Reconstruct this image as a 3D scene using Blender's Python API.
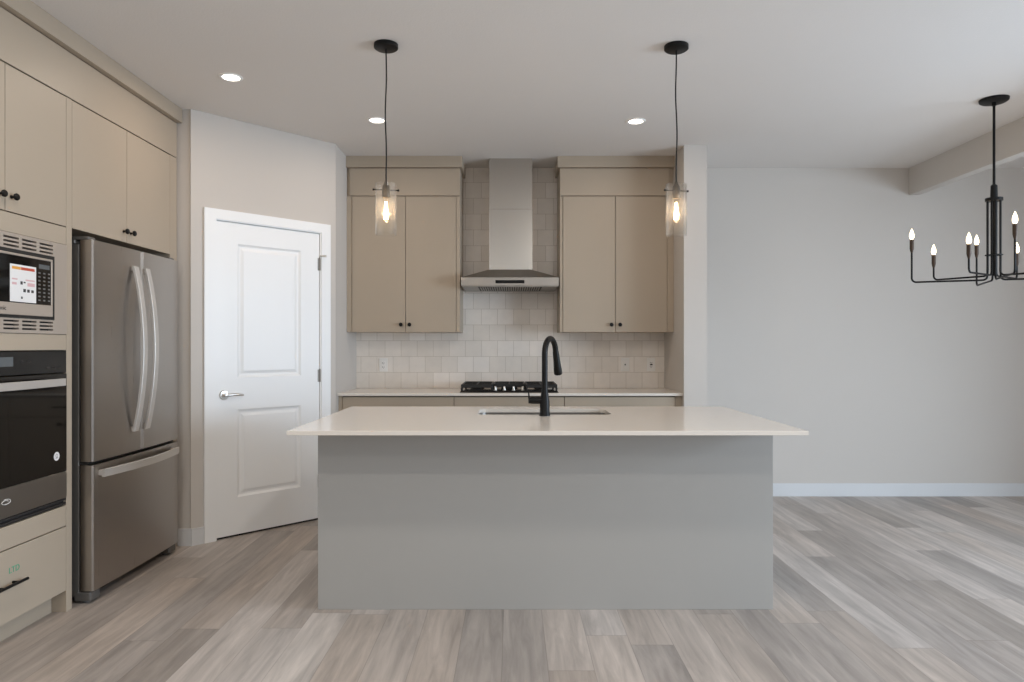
import bpy, bmesh, math, random
from mathutils import Vector, Matrix, Euler

for o in list(bpy.data.objects):
    bpy.data.objects.remove(o, do_unlink=True)
SC = bpy.context.scene
COL = SC.collection
R = math.radians
random.seed(4)

# ------------------------------------------------------------------ camera
CAM_H = 1.272
cd = bpy.data.cameras.new('camera'); cam = bpy.data.objects.new('camera', cd); COL.objects.link(cam)
cam.location = (0, 0, CAM_H); cam.rotation_euler = (R(90), 0, 0)
cd.sensor_width = 36.0; cd.sensor_fit = 'HORIZONTAL'
cd.lens = 36.0 * 700.0 / 1024.0
cd.shift_x = 0.0; cd.shift_y = 5.0 / 1024.0
cd.clip_start = 0.05; cd.clip_end = 100
SC.camera = cam

# ------------------------------------------------------------------ view, world
vs = SC.view_settings
SC.display_settings.display_device = 'sRGB'
vs.view_transform = 'Standard'; vs.look = 'None'; vs.gamma = 1.0; vs.use_curve_mapping = False
vs.exposure = -0.13
SC.cycles.use_denoising = True
SC.cycles.max_bounces = 12; SC.cycles.diffuse_bounces = 6; SC.cycles.glossy_bounces = 5
SC.cycles.transparent_max_bounces = 16
SC.cycles.sample_clamp_indirect = 6.0
W = bpy.data.worlds.new('sky'); SC.world = W; W.use_nodes = True
bg = W.node_tree.nodes['Background']; bg.inputs[0].default_value = (0.78, 0.88, 1.0, 1); bg.inputs[1].default_value = 1.0

# ------------------------------------------------------------------ daylight through the windows
def area(name, loc, rot, sx, sy, power, col):
    l = bpy.data.lights.new(name, 'AREA'); l.shape = 'RECTANGLE'; l.size = sx; l.size_y = sy
    l.energy = power; l.color = col
    o = bpy.data.objects.new(name, l); COL.objects.link(o); o.location = loc; o.rotation_euler = rot
    return o
PATIO_Y0, PATIO_Y1, PATIO_Z = 0.3, 3.6, 2.25
X_RIGHT, Y_REAR, X_LEFT = 5.1, -3.4, -2.78
area('daylight_patio', (X_RIGHT + 0.55, (PATIO_Y0 + PATIO_Y1) / 2, 1.45), (R(68), 0, R(90)), 3.2, 2.1, 375, (0.68, 0.83, 1.0))
area('daylight_rear_window', (0.9, Y_REAR - 0.45, 1.6), (R(78), 0, 0), 4.2, 2.2, 9, (1.0, 0.98, 0.94))
def room_fill(name, x, y, e):          # added unseen fill lamps at the ceiling nearer the viewer, no fixtures
    l = bpy.data.lights.new(name, 'AREA'); l.energy = e; l.color = (1.0, 0.94, 0.86); l.shape = 'DISK'; l.size = 0.16
    o = bpy.data.objects.new(name, l); COL.objects.link(o); o.location = (x, y, 2.755)
for cx_, cy_ in ((-1.3, 2.0), (0.8, 2.1), (-1.3, 0.8), (0.8, 0.8), (-0.9, -0.6), (0.9, -0.8)): room_fill('ceiling_fill_lamp', cx_, cy_, 12.2)

# ------------------------------------------------------------------ materials
def new_mat(name):
    m = bpy.data.materials.new(name); m.use_nodes = True
    nt = m.node_tree; b = nt.nodes['Principled BSDF']
    return m, nt, b
def lin(c):
    return tuple((v / 12.92 if v <= 0.04045 else ((v + 0.055) / 1.055) ** 2.4) for v in c)
def srgb(r, g, b):
    return lin((r / 255, g / 255, b / 255)) + (1,)
def nd(nt, t, **kw):
    n = nt.nodes.new(t)
    for k, v in kw.items(): setattr(n, k, v)
    return n
def link(nt, a, b): nt.links.new(a, b)

def paint(name, c, rough=0.5, var=0.03, scale=3.0, bump=0.0, bscale=150, metal=0.0, spec=0.5):
    m, nt, b = new_mat(name)
    tc = nd(nt, 'ShaderNodeTexCoord')
    no = nd(nt, 'ShaderNodeTexNoise'); no.inputs['Scale'].default_value = scale; no.inputs['Detail'].default_value = 4
    link(nt, tc.outputs['Object'], no.inputs['Vector'])
    mx = nd(nt, 'ShaderNodeMix', data_type='RGBA')
    mx.inputs['A'].default_value = tuple(v * (1 - var) for v in c[:3]) + (1,)
    mx.inputs['B'].default_value = tuple(min(1, v * (1 + var)) for v in c[:3]) + (1,)
    link(nt, no.outputs['Fac'], mx.inputs['Factor']); link(nt, mx.outputs['Result'], b.inputs['Base Color'])
    b.inputs['Roughness'].default_value = rough; b.inputs['Metallic'].default_value = metal
    b.inputs['Specular IOR Level'].default_value = spec
    if bump:
        n2 = nd(nt, 'ShaderNodeTexNoise'); n2.inputs['Scale'].default_value = bscale; n2.inputs['Detail'].default_value = 2
        link(nt, tc.outputs['Object'], n2.inputs['Vector'])
        bp = nd(nt, 'ShaderNodeBump'); bp.inputs['Strength'].default_value = bump; bp.inputs['Distance'].default_value = 0.002
        link(nt, n2.outputs['Fac'], bp.inputs['Height']); link(nt, bp.outputs['Normal'], b.inputs['Normal'])
    return m

def brushed(name, c, rough=0.28, stretch=(300, 4, 4), strength=0.06):
    m, nt, b = new_mat(name)
    tc = nd(nt, 'ShaderNodeTexCoord'); mp = nd(nt, 'ShaderNodeMapping'); mp.inputs['Scale'].default_value = stretch
    no = nd(nt, 'ShaderNodeTexNoise'); no.inputs['Scale'].default_value = 1.0; no.inputs['Detail'].default_value = 3
    link(nt, tc.outputs['Object'], mp.inputs['Vector']); link(nt, mp.outputs['Vector'], no.inputs['Vector'])
    mr = nd(nt, 'ShaderNodeMapRange'); mr.inputs['To Min'].default_value = rough * 0.8; mr.inputs['To Max'].default_value = rough * 1.25
    link(nt, no.outputs['Fac'], mr.inputs['Value']); link(nt, mr.outputs['Result'], b.inputs['Roughness'])
    bp = nd(nt, 'ShaderNodeBump'); bp.inputs['Strength'].default_value = strength; bp.inputs['Distance'].default_value = 0.001
    link(nt, no.outputs['Fac'], bp.inputs['Height']); link(nt, bp.outputs['Normal'], b.inputs['Normal'])
    b.inputs['Base Color'].default_value = c; b.inputs['Metallic'].default_value = 1.0
    return m

def emit(name, c, s):
    m, nt, b = new_mat(name)
    b.inputs['Base Color'].default_value = c; b.inputs['Emission Color'].default_value = c
    b.inputs['Emission Strength'].default_value = s
    return m

def thin_glass(name, tint=(1, 1, 1, 1), refl=1.0, milk=0.0):
    m = bpy.data.materials.new(name); m.use_nodes = True; nt = m.node_tree; nt.nodes.clear()
    out = nd(nt, 'ShaderNodeOutputMaterial'); tr = nd(nt, 'ShaderNodeBsdfTransparent'); gl = nd(nt, 'ShaderNodeBsdfGlossy')
    tr.inputs['Color'].default_value = tint; gl.inputs['Roughness'].default_value = 0.03
    fr = nd(nt, 'ShaderNodeLayerWeight'); fr.inputs['Blend'].default_value = 0.25
    no = nd(nt, 'ShaderNodeTexNoise'); no.inputs['Scale'].default_value = 18
    bp = nd(nt, 'ShaderNodeBump'); bp.inputs['Strength'].default_value = 0.04
    link(nt, no.outputs['Fac'], bp.inputs['Height']); link(nt, bp.outputs['Normal'], gl.inputs['Normal'])
    mu = nd(nt, 'ShaderNodeMath', operation='MULTIPLY'); mu.inputs[1].default_value = refl
    mx = nd(nt, 'ShaderNodeMixShader')
    link(nt, fr.outputs['Facing'], mu.inputs[0]); link(nt, mu.outputs[0], mx.inputs[0])
    link(nt, tr.outputs[0], mx.inputs[1]); link(nt, gl.outputs[0], mx.inputs[2])
    tl = nd(nt, 'ShaderNodeBsdfTranslucent'); m2 = nd(nt, 'ShaderNodeMixShader'); m2.inputs[0].default_value = milk   # faint translucent white mixed in so the clear glass looks brighter
    link(nt, mx.outputs[0], m2.inputs[1]); link(nt, tl.outputs[0], m2.inputs[2]); link(nt, m2.outputs[0], out.inputs[0])
    return m

def floor_mat():
    m, nt, b = new_mat('vinyl_plank')
    PW, PL = 0.182, 1.8
    tc = nd(nt, 'ShaderNodeTexCoord'); sp = nd(nt, 'ShaderNodeSeparateXYZ'); link(nt, tc.outputs['Object'], sp.inputs[0])
    def M(op, a, bb=None):
        n = nd(nt, 'ShaderNodeMath', operation=op)
        for i, v in enumerate((a, bb)):
            if v is None: continue
            if isinstance(v, (int, float)): n.inputs[i].default_value = v
            else: link(nt, v, n.inputs[i])
        return n.outputs[0]
    u = M('DIVIDE', M('ADD', sp.outputs['X'], 0.04), PW); row = M('FLOOR', u); fu = M('FRACT', u)
    wn = nd(nt, 'ShaderNodeTexWhiteNoise', noise_dimensions='1D'); link(nt, M('ADD', row, 41.7), wn.inputs['W'])
    v = M('ADD', M('DIVIDE', sp.outputs['Y'], PL), M('MULTIPLY', wn.outputs['Value'], 5.0)); colm = M('FLOOR', v); fv = M('FRACT', v)
    cb = nd(nt, 'ShaderNodeCombineXYZ'); link(nt, M('ADD', row, 3.37), cb.inputs[0]); link(nt, colm, cb.inputs[1])
    w2 = nd(nt, 'ShaderNodeTexWhiteNoise', noise_dimensions='2D'); link(nt, cb.outputs[0], w2.inputs['Vector'])
    ramp = nd(nt, 'ShaderNodeValToRGB'); cr = ramp.color_ramp; cr.interpolation = 'LINEAR'
    cr.elements[0].position = 0.0; cr.elements[0].color = srgb(154, 145, 137)
    cr.elements[1].position = 1.0; cr.elements[1].color = srgb(191, 183, 176)
    for p, c in ((0.3, srgb(163, 155, 149)), (0.55, srgb(178, 166, 156)), (0.8, srgb(185, 177, 171))):
        e = cr.elements.new(p); e.color = c
    link(nt, w2.outputs['Value'], ramp.inputs[0])
    # grain, stretched along the plank and shifted per plank
    mp = nd(nt, 'ShaderNodeCombineXYZ')
    link(nt, M('MULTIPLY', sp.outputs['X'], 26.0), mp.inputs[0])
    link(nt, M('ADD', M('MULTIPLY', sp.outputs['Y'], 2.2), M('MULTIPLY', w2.outputs['Value'], 40.0)), mp.inputs[1])
    link(nt, M('MULTIPLY', w2.outputs['Value'], 60.0), mp.inputs[2])
    g = nd(nt, 'ShaderNodeTexNoise'); g.inputs['Scale'].default_value = 1.0; g.inputs['Detail'].default_value = 6; g.inputs['Roughness'].default_value = 0.6
    g.inputs['Distortion'].default_value = 0.6
    link(nt, mp.outputs[0], g.inputs['Vector'])
    gr = nd(nt, 'ShaderNodeMapRange'); gr.inputs['From Min'].default_value = 0.3; gr.inputs['From Max'].default_value = 0.72
    gr.inputs['To Min'].default_value = 0.72; gr.inputs['To Max'].default_value = 1.18
    link(nt, g.outputs['Fac'], gr.inputs['Value'])
    # broad cloudy streaks inside a plank
    mp2 = nd(nt, 'ShaderNodeCombineXYZ')
    link(nt, M('MULTIPLY', sp.outputs['X'], 7.0), mp2.inputs[0])
    link(nt, M('ADD', M('MULTIPLY', sp.outputs['Y'], 0.9), M('MULTIPLY', w2.outputs['Value'], 23.0)), mp2.inputs[1])
    link(nt, M('MULTIPLY', w2.outputs['Value'], 31.0), mp2.inputs[2])
    g2 = nd(nt, 'ShaderNodeTexNoise'); g2.inputs['Scale'].default_value = 1.0; g2.inputs['Detail'].default_value = 2
    link(nt, mp2.outputs[0], g2.inputs['Vector'])
    gr2 = nd(nt, 'ShaderNodeMapRange'); gr2.inputs['From Min'].default_value = 0.3; gr2.inputs['From Max'].default_value = 0.7
    gr2.inputs['To Min'].default_value = 0.86; gr2.inputs['To Max'].default_value = 1.12
    link(nt, g2.outputs['Fac'], gr2.inputs['Value'])
    eu = M('MINIMUM', fu, M('SUBTRACT', 1.0, fu)); ev = M('MINIMUM', fv, M('SUBTRACT', 1.0, fv))
    su = M('LESS_THAN', eu, 0.010); sv = M('LESS_THAN', ev, 0.0014); seam = M('MAXIMUM', su, sv)
    sm = M('SUBTRACT', 1.0, M('MULTIPLY', seam, 0.22))
    tot = M('MULTIPLY', M('MULTIPLY', gr.outputs['Result'], gr2.outputs['Result']), sm)
    mx = nd(nt, 'ShaderNodeVectorMath', operation='SCALE'); link(nt, ramp.outputs['Color'], mx.inputs[0]); link(nt, tot, mx.inputs['Scale'])
    link(nt, mx.outputs[0], b.inputs['Base Color'])
    rr = nd(nt, 'ShaderNodeMapRange'); rr.inputs['To Min'].default_value = 0.36; rr.inputs['To Max'].default_value = 0.5
    link(nt, g.outputs['Fac'], rr.inputs['Value']); link(nt, rr.outputs['Result'], b.inputs['Roughness'])
    bp = nd(nt, 'ShaderNodeBump'); bp.inputs['Strength'].default_value = 0.15; bp.inputs['Distance'].default_value = 0.001
    link(nt, M('SUBTRACT', g.outputs['Fac'], seam), bp.inputs['Height']); link(nt, bp.outputs['Normal'], b.inputs['Normal'])
    return m

def tile_mat():
    m, nt, b = new_mat('glazed_tile')
    tc = nd(nt, 'ShaderNodeTexCoord'); sp = nd(nt, 'ShaderNodeSeparateXYZ'); cb = nd(nt, 'ShaderNodeCombineXYZ')
    link(nt, tc.outputs['Object'], sp.inputs[0]); link(nt, sp.outputs['X'], cb.inputs[0]); link(nt, sp.outputs['Z'], cb.inputs[1])
    mp = nd(nt, 'ShaderNodeMapping'); mp.inputs['Location'].default_value = (0.055, -0.915, 0); link(nt, cb.outputs[0], mp.inputs[0])
    def brick(c1, c2, mo):
        br = nd(nt, 'ShaderNodeTexBrick'); br.offset = 0.5; br.offset_frequency = 2; br.squash = 1
        br.inputs['Scale'].default_value = 1; br.inputs['Brick Width'].default_value = 0.136; br.inputs['Row Height'].default_value = 0.134
        br.inputs['Mortar Size'].default_value = 0.0016; br.inputs['Mortar Smooth'].default_value = 0.1
        br.inputs['Color1'].default_value = c1; br.inputs['Color2'].default_value = c2; br.inputs['Mortar'].default_value = mo
        link(nt, mp.outputs[0], br.inputs['Vector']); return br
    br = brick(srgb(228, 219, 208), srgb(240, 232, 223), srgb(198, 187, 173))
    no = nd(nt, 'ShaderNodeTexNoise'); no.inputs['Scale'].default_value = 14; no.inputs['Detail'].default_value = 3; link(nt, mp.outputs[0], no.inputs['Vector'])
    mr = nd(nt, 'ShaderNodeMapRange'); mr.inputs['To Min'].default_value = 0.93; mr.inputs['To Max'].default_value = 1.06; link(nt, no.outputs['Fac'], mr.inputs['Value'])
    sc = nd(nt, 'ShaderNodeVectorMath', operation='SCALE'); link(nt, br.outputs['Color'], sc.inputs[0]); link(nt, mr.outputs['Result'], sc.inputs['Scale'])
    link(nt, sc.outputs[0], b.inputs['Base Color'])
    b.inputs['Roughness'].default_value = 0.28
    ma = nd(nt, 'ShaderNodeMath', operation='MULTIPLY_ADD'); link(nt, br.outputs['Fac'], ma.inputs[0]); ma.inputs[1].default_value = -0.6; link(nt, no.outputs['Fac'], ma.inputs[2])
    bp = nd(nt, 'ShaderNodeBump'); bp.inputs['Strength'].default_value = 0.35; bp.inputs['Distance'].default_value = 0.003
    link(nt, ma.outputs[0], bp.inputs['Height']); link(nt, bp.outputs['Normal'], b.inputs['Normal'])
    return m

M = {}
M['wall'] = paint('wall_paint', srgb(203, 197, 190), 0.85, 0.012, 1.5, 0.12, 220)
M['ceiling'] = paint('ceiling_paint', srgb(224, 220, 216), 0.9, 0.015, 2.0, 0.35, 130)
M['trim'] = paint('white_trim_paint', srgb(243, 244, 244), 0.4, 0.01, 2)
M['base'] = paint('white_baseboard_paint', srgb(214, 215, 216), 0.45, 0.01, 2)
M['cab'] = paint('taupe_cabinet', srgb(174, 160, 142), 0.45, 0.012, 2)
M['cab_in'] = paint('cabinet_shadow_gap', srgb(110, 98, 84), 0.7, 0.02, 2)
M['island'] = paint('grey_island_panel', srgb(168, 166, 162), 0.5, 0.012, 1.2)
M['quartz'] = paint('pale_quartz', srgb(226, 219, 210), 0.16, 0.02, 30)
M['floor'] = floor_mat()
M['tile'] = tile_mat()
M['steel'] = brushed('brushed_steel', srgb(160, 155, 149), 0.36, (4, 4, 300), 0.03)
M['steel_v'] = brushed('brushed_steel_upright', srgb(196, 191, 184), 0.24, (260, 260, 4), 0.03)
M['fridge'] = brushed('fridge_steel', srgb(176, 170, 164), 0.30, (4, 300, 4), 0.03)
M['trim_steel'] = paint('warm_trim_steel', srgb(186, 174, 162), 0.4, 0.02, 8, metal=0.35)
M['handle'] = paint('satin_handle', srgb(206, 201, 195), 0.36, 0.02, 10, metal=0.55)
M['hinge'] = paint('hinge_nickel', srgb(150, 146, 140), 0.4, 0.03, 8, metal=0.6)
M['bright'] = brushed('satin_metal', srgb(222, 218, 212), 0.32, (200, 200, 4), 0.02)
M['fridge_side'] = paint('fridge_side_grey', srgb(112, 110, 107), 0.4, 0.02, 6, metal=0.5)
M['rubber'] = paint('dark_gasket', srgb(28, 27, 26), 0.6, 0.05, 9)
M['black'] = paint('matte_black_metal', srgb(10, 9, 9), 0.45, 0.06, 12, metal=0.0, spec=0.28)
M['black_gloss'] = paint('black_glass', srgb(16, 15, 15), 0.06, 0.05, 3)
M['oven_glass'] = paint('oven_black_glass', srgb(20, 18, 16), 0.05, 0.05, 3)
M['iron'] = paint('cast_iron', srgb(26, 25, 25), 0.55, 0.1, 40, 0.3, 300)
M['bronze'] = paint('aged_socket_metal', srgb(80, 72, 64), 0.35, 0.08, 20, metal=0.8)
M['candle'] = paint('dark_candle_sleeve', srgb(70, 56, 46), 0.45, 0.1, 20, metal=0.5)
M['plate'] = paint('white_plastic', srgb(240, 237, 232), 0.35, 0.01, 5)
M['dark_slot'] = paint('dark_slot', srgb(40, 36, 34), 0.7, 0.04, 5)
M['label_white'] = paint('sticker_paper', srgb(232, 230, 228), 0.5, 0.01, 5)
M['label_orange'] = paint('sticker_orange', srgb(224, 160, 70), 0.5, 0.02, 5)
M['label_red'] = paint('sticker_red', srgb(190, 80, 56), 0.5, 0.02, 5)
M['label_pink'] = paint('sticker_pink', srgb(214, 176, 178), 0.5, 0.02, 5)
M['print'] = paint('dark_print', srgb(52, 48, 48), 0.5, 0.02, 5)
M['grey_print'] = paint('grey_print', srgb(104, 101, 98), 0.4, 0.02, 5)
M['green'] = paint('green_marker', srgb(60, 166, 128), 0.5, 0.03, 5)
M['display'] = paint('grey_display', srgb(92, 96, 98), 0.1, 0.05, 9)
M['bulb_glow'] = emit('warm_filament', (1.0, 0.72, 0.42, 1), 45)
M['candle_glow'] = emit('candle_bulb', (1.0, 0.80, 0.52, 1), 5)
M['can_glow'] = emit('downlight_lens', (1.0, 0.90, 0.74, 1), 9)
M['glass'] = thin_glass('clear_glass', (0.985, 0.985, 0.98, 1), 0.8, 0.03)
M['bulb_glass'] = thin_glass('bulb_glass', (1.0, 0.95, 0.88, 1), 0.25)

# ------------------------------------------------------------------ mesh helpers
class MB:
    def __init__(s): s.bm = bmesh.new()
    def box(s, x0, x1, y0, y1, z0, z1, bev=0.0, seg=1):
        t = bmesh.new(); bmesh.ops.create_cube(t, size=1)
        bmesh.ops.scale(t, vec=(abs(x1 - x0), abs(y1 - y0), abs(z1 - z0)), verts=t.verts)
        bmesh.ops.translate(t, vec=((x0 + x1) / 2, (y0 + y1) / 2, (z0 + z1) / 2), verts=t.verts)
        if bev: bmesh.ops.bevel(t, geom=list(t.edges), offset=bev, segments=seg, affect='EDGES', profile=0.5)
        s.merge(t); return s
    def merge(s, t):
        me = bpy.data.meshes.new('tmp'); t.to_mesh(me); t.free(); s.bm.from_mesh(me); bpy.data.meshes.remove(me)
    def prism(s, pts, z0, z1):
        lo = [s.bm.verts.new((p[0], p[1], z0)) for p in pts]; hi = [s.bm.verts.new((p[0], p[1], z1)) for p in pts]
        n = len(pts); s.bm.faces.new(lo[::-1]); s.bm.faces.new(hi)
        for i in range(n): s.bm.faces.new((lo[i], lo[(i + 1) % n], hi[(i + 1) % n], hi[i]))
        return s
    def hexa(s, lo, hi):
        a = [s.bm.verts.new(p) for p in lo]; b = [s.bm.verts.new(p) for p in hi]
        s.bm.faces.new(a[::-1]); s.bm.faces.new(b)
        for i in range(4): s.bm.faces.new((a[i], a[(i + 1) % 4], b[(i + 1) % 4], b[i]))
        return s
    def lathe(s, prof, c=(0, 0, 0), n=24, axis='Z', close=False):
        """profile [(radius, height)] spun about an axis through c"""
        t = bmesh.new(); rings = []
        for r, h in prof:
            if r < 1e-6: rings.append([t.verts.new((0, 0, h))])
            else: rings.append([t.verts.new((r * math.cos(2 * math.pi * i / n), r * math.sin(2 * math.pi * i / n), h)) for i in range(n)])
        for a, b in zip(rings[:-1], rings[1:]):
            if len(a) == 1 and len(b) == 1: continue
            for i in range(n):
                j = (i + 1) % n
                if len(a) == 1: t.faces.new((a[0], b[j], b[i]))
                elif len(b) == 1: t.faces.new((a[i], a[j], b[0]))
                else: t.faces.new((a[i], a[j], b[j], b[i]))
        if close:
            for rg, fl in ((rings[0], True), (rings[-1], False)):
                if len(rg) > 1: t.faces.new(rg[::-1] if fl else rg)
        bmesh.ops.recalc_face_normals(t, faces=t.faces)
        if axis == 'X': bmesh.ops.rotate(t, cent=(0, 0, 0), matrix=Matrix.Rotation(R(90), 3, 'Y'), verts=t.verts)
        if axis == 'Y': bmesh.ops.rotate(t, cent=(0, 0, 0), matrix=Matrix.Rotation(R(-90), 3, 'X'), verts=t.verts)
        bmesh.ops.translate(t, vec=c, verts=t.verts); s.merge(t); return s
    def cyl(s, c, r, h, n=24, axis='Z', bev=0.0):
        p = [(0, 0), (r - bev, 0), (r, bev), (r, h - bev), (r - bev, h), (0, h)] if bev else [(0, 0), (r, 0), (r, h), (0, h)]
        return s.lathe(p, c, n, axis)
    def tube(s, pts, rad, n=10, sx=1.0, up=None):
        """round tube (or flattened when sx != 1) along a list of points; rad may be a list"""
        pts = [Vector(p) for p in pts]; rs = rad if isinstance(rad, (list, tuple)) else [rad] * len(pts)
        t = bmesh.new(); rings = []; prev = None
        for i, p in enumerate(pts):
            d = (pts[min(i + 1, len(pts) - 1)] - pts[max(i - 1, 0)]).normalized()
            if prev is None:
                ref = Vector(up) if up else (Vector((0, 0, 1)) if abs(d.z) < 0.9 else Vector((1, 0, 0)))
                a = (ref - d * ref.dot(d)).normalized()
            else: a = (prev - d * prev.dot(d)).normalized()
            prev = a; b = d.cross(a)
            rings.append([t.verts.new(p + (a * math.cos(q) * sx + b * math.sin(q)) * rs[i]) for q in (2 * math.pi * k / n for k in range(n))])
        for A, B in zip(rings[:-1], rings[1:]):
            for k in range(n): t.faces.new((A[k], A[(k + 1) % n], B[(k + 1) % n], B[k]))
        t.faces.new(rings[0][::-1]); t.faces.new(rings[-1])
        bmesh.ops.recalc_face_normals(t, faces=t.faces)
        s.merge(t); return s
    def strip(s, pts, wa, wb, w, th):
        """rectangular bar along pts; wa = width direction, wb = thickness direction"""
        wa = Vector(wa); wb = Vector(wb); t = bmesh.new(); rings = []
        for p in pts:
            p = Vector(p); c = 0.25
            rings.append([t.verts.new(p + wa * a * w / 2 + wb * b * th / 2) for a, b in
                          ((-1, -1 + c), (-1 + c * th / w, -1), (1 - c * th / w, -1), (1, -1 + c), (1, 1 - c), (1 - c * th / w, 1), (-1 + c * th / w, 1), (-1, 1 - c))])
        for A, B in zip(rings[:-1], rings[1:]):
            for k in range(8): t.faces.new((A[k], A[(k + 1) % 8], B[(k + 1) % 8], B[k]))
        t.faces.new(rings[0][::-1]); t.faces.new(rings[-1]); bmesh.ops.recalc_face_normals(t, faces=t.faces)
        s.merge(t); return s

def mat_of(o):
    m = Matrix.LocRotScale(o.location, o.rotation_euler, None)
    return mat_of(o.parent) @ m if o.parent else m
def build(name, mb, mat, parent=None, smooth=None, local=False):
    """one mesh object; shapes are given in world space unless local"""
    me = bpy.data.meshes.new(name)
    if parent is not None and not local: mb.bm.transform(mat_of(parent).inverted())
    mb.bm.to_mesh(me); mb.bm.free()
    me.materials.append(M[mat] if isinstance(mat, str) else mat)
    if smooth is not None:
        for p in me.polygons: p.use_smooth = True
        me.set_sharp_from_angle(angle=R(smooth))
    o = bpy.data.objects.new(name, me); COL.objects.link(o); o.parent = parent
    return o
def thing(name, label, cat, loc, rz=0.0, group=None, kind=None):
    o = bpy.data.objects.new(name, None); COL.objects.link(o); o.empty_display_size = 0.1
    o.location = loc; o.rotation_euler = (0, 0, rz)
    return tag(o, label, cat, group, kind)
def tag(o, label, cat=None, group=None, kind=None):
    o['label'] = label
    if cat: o['category'] = cat
    if group: o['group'] = group
    if kind: o['kind'] = kind
    return o
def struct(name, mb, mat, label, smooth=None):
    return tag(build(name, mb, mat, None, smooth), label, None, None, 'structure')
def copy_tree(o, parent=None):
    c = o.copy(); COL.objects.link(c); c.parent = parent
    for ch in list(o.children): copy_tree(ch, c)
    return c
def text(name, body, size, mat, parent, loc, rot, width=None):
    cu = bpy.data.curves.new(name, 'FONT'); cu.body = body; cu.size = size; cu.align_x = 'CENTER'; cu.align_y = 'CENTER'; cu.extrude = 0.0004
    cu.materials.append(M[mat]); o = bpy.data.objects.new(name, cu); COL.objects.link(o); o.parent = parent
    dg = bpy.context.evaluated_depsgraph_get(); me = bpy.data.meshes.new_from_object(o.evaluated_get(dg))
    bpy.data.objects.remove(o, do_unlink=True); bpy.data.curves.remove(cu)
    o = bpy.data.objects.new(name, me); COL.objects.link(o); o.parent = parent
    o.location = mat_of(parent).inverted() @ Vector(loc); o.rotation_euler = rot
    return o

# ------------------------------------------------------------------ the room
CEIL = 2.78; YB = 5.936
ANG = (-2.045, 4.455); ANGB = (-1.318, 5.226)
ul = math.hypot(ANGB[0] - ANG[0], ANGB[1] - ANG[1]); AROT = math.atan2(ANGB[1] - ANG[1], ANGB[0] - ANG[0])
struct('floor', MB().box(X_LEFT - .1, X_RIGHT + .1, Y_REAR - .1, YB + .1, -0.1, 0), 'floor', 'grey brown wood look plank flooring running towards the kitchen')
struct('ceiling', MB().box(X_LEFT - .1, X_RIGHT + .1, Y_REAR - .1, YB + .1, CEIL, CEIL + 0.1), 'ceiling', 'pale grey textured ceiling with recessed lights')
struct('wall_back', MB().box(X_LEFT - .1, X_RIGHT + .1, YB, YB + .1, 0, CEIL), 'wall', 'plain pale wall across the kitchen and dining end')
struct('wall_left', MB().box(X_LEFT - .1, X_LEFT, Y_REAR, YB, 0, CEIL), 'wall', 'pale wall behind the tall cabinets and refrigerator')
# rear wall with a wide window opening, right wall with a patio opening (behind and beside the camera)
struct('wall_rear', MB().box(X_LEFT, -1.3, Y_REAR - .1, Y_REAR, 0, CEIL).box(3.1, X_RIGHT, Y_REAR - .1, Y_REAR, 0, CEIL)
       .box(-1.3, 3.1, Y_REAR - .1, Y_REAR, 0, 0.35).box(-1.3, 3.1, Y_REAR - .1, Y_REAR, 2.4, CEIL), 'wall', 'pale wall with a wide window behind the viewer')
struct('wall_right', MB().box(X_RIGHT, X_RIGHT + .1, Y_REAR, PATIO_Y0, 0, CEIL).box(X_RIGHT, X_RIGHT + .1, PATIO_Y1, YB, 0, CEIL)
       .box(X_RIGHT, X_RIGHT + .1, PATIO_Y0, PATIO_Y1, PATIO_Z, CEIL), 'wall', 'pale dining side wall with the patio opening')
# pantry: angled door wall and the two short returns
wl = MB().box(0, 0.156, 0, 0.1, 0, CEIL).box(0.934, ul, 0, 0.1, 0, CEIL).box(0.156, 0.934, 0, 0.1, 2.103, CEIL)
wp = build('wall_pantry', wl, 'wall'); wp.location = (ANG[0], ANG[1], 0); wp.rotation_euler = (0, 0, AROT)
tag(wp, 'angled pale wall holding the white pantry door', None, None, 'structure')
struct('wall_fridge_side', MB().box(X_LEFT, ANG[0] - 0.001, 4.463, 4.56, 0, CEIL), 'wall', 'narrow pale wall end between refrigerator and pantry')
struct('wall_kitchen_side', MB().box(-1.42, -1.318, 5.231, YB, 0, CEIL), 'wall', 'short pale side wall left of the upper cabinets')
struct('wall_stub', MB().box(1.29, 1.463, 5.252, YB, 0, CEIL), 'wall', 'projecting pale wall end right of the upper cabinets')
struct('ceiling_beam', MB().box(3.367, 3.45, Y_REAR, YB, 2.552, CEIL), 'wall', 'dropped beam along the ceiling beside the chandelier')
def basebd(name, x0, x1, label):
    return struct(name, MB().box(x0, x1, YB - 0.014, YB, 0, 0.098).box(x0, x1, YB - 0.009, YB, 0.098, 0.108), 'base', label)
basebd('baseboard_back', 1.463, X_RIGHT, 'white baseboard along the dining wall')
struct('baseboard_stub', MB().box(1.2905, 1.475, 5.239, 5.252, 0, 0.108).box(1.463, 1.475, 5.252, YB - 0.015, 0, 0.108), 'base', 'white baseboard wrapping the projecting wall end')
struct('baseboard_left', MB().box(-2.125, ANG[0] + 0.004, 4.449, 4.463, 0, 0.108), 'base', 'short white baseboard between refrigerator and pantry door')
bb = build('baseboard_pantry', MB().box(0.0, 0.079, -0.013, 0, 0, 0.108).box(1.011, ul, -0.013, 0, 0, 0.108), 'base')
bb.location = (ANG[0], ANG[1], 0); bb.rotation_euler = (0, 0, AROT); tag(bb, 'white baseboard pieces either side of the pantry door', None, None, 'structure')
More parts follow.
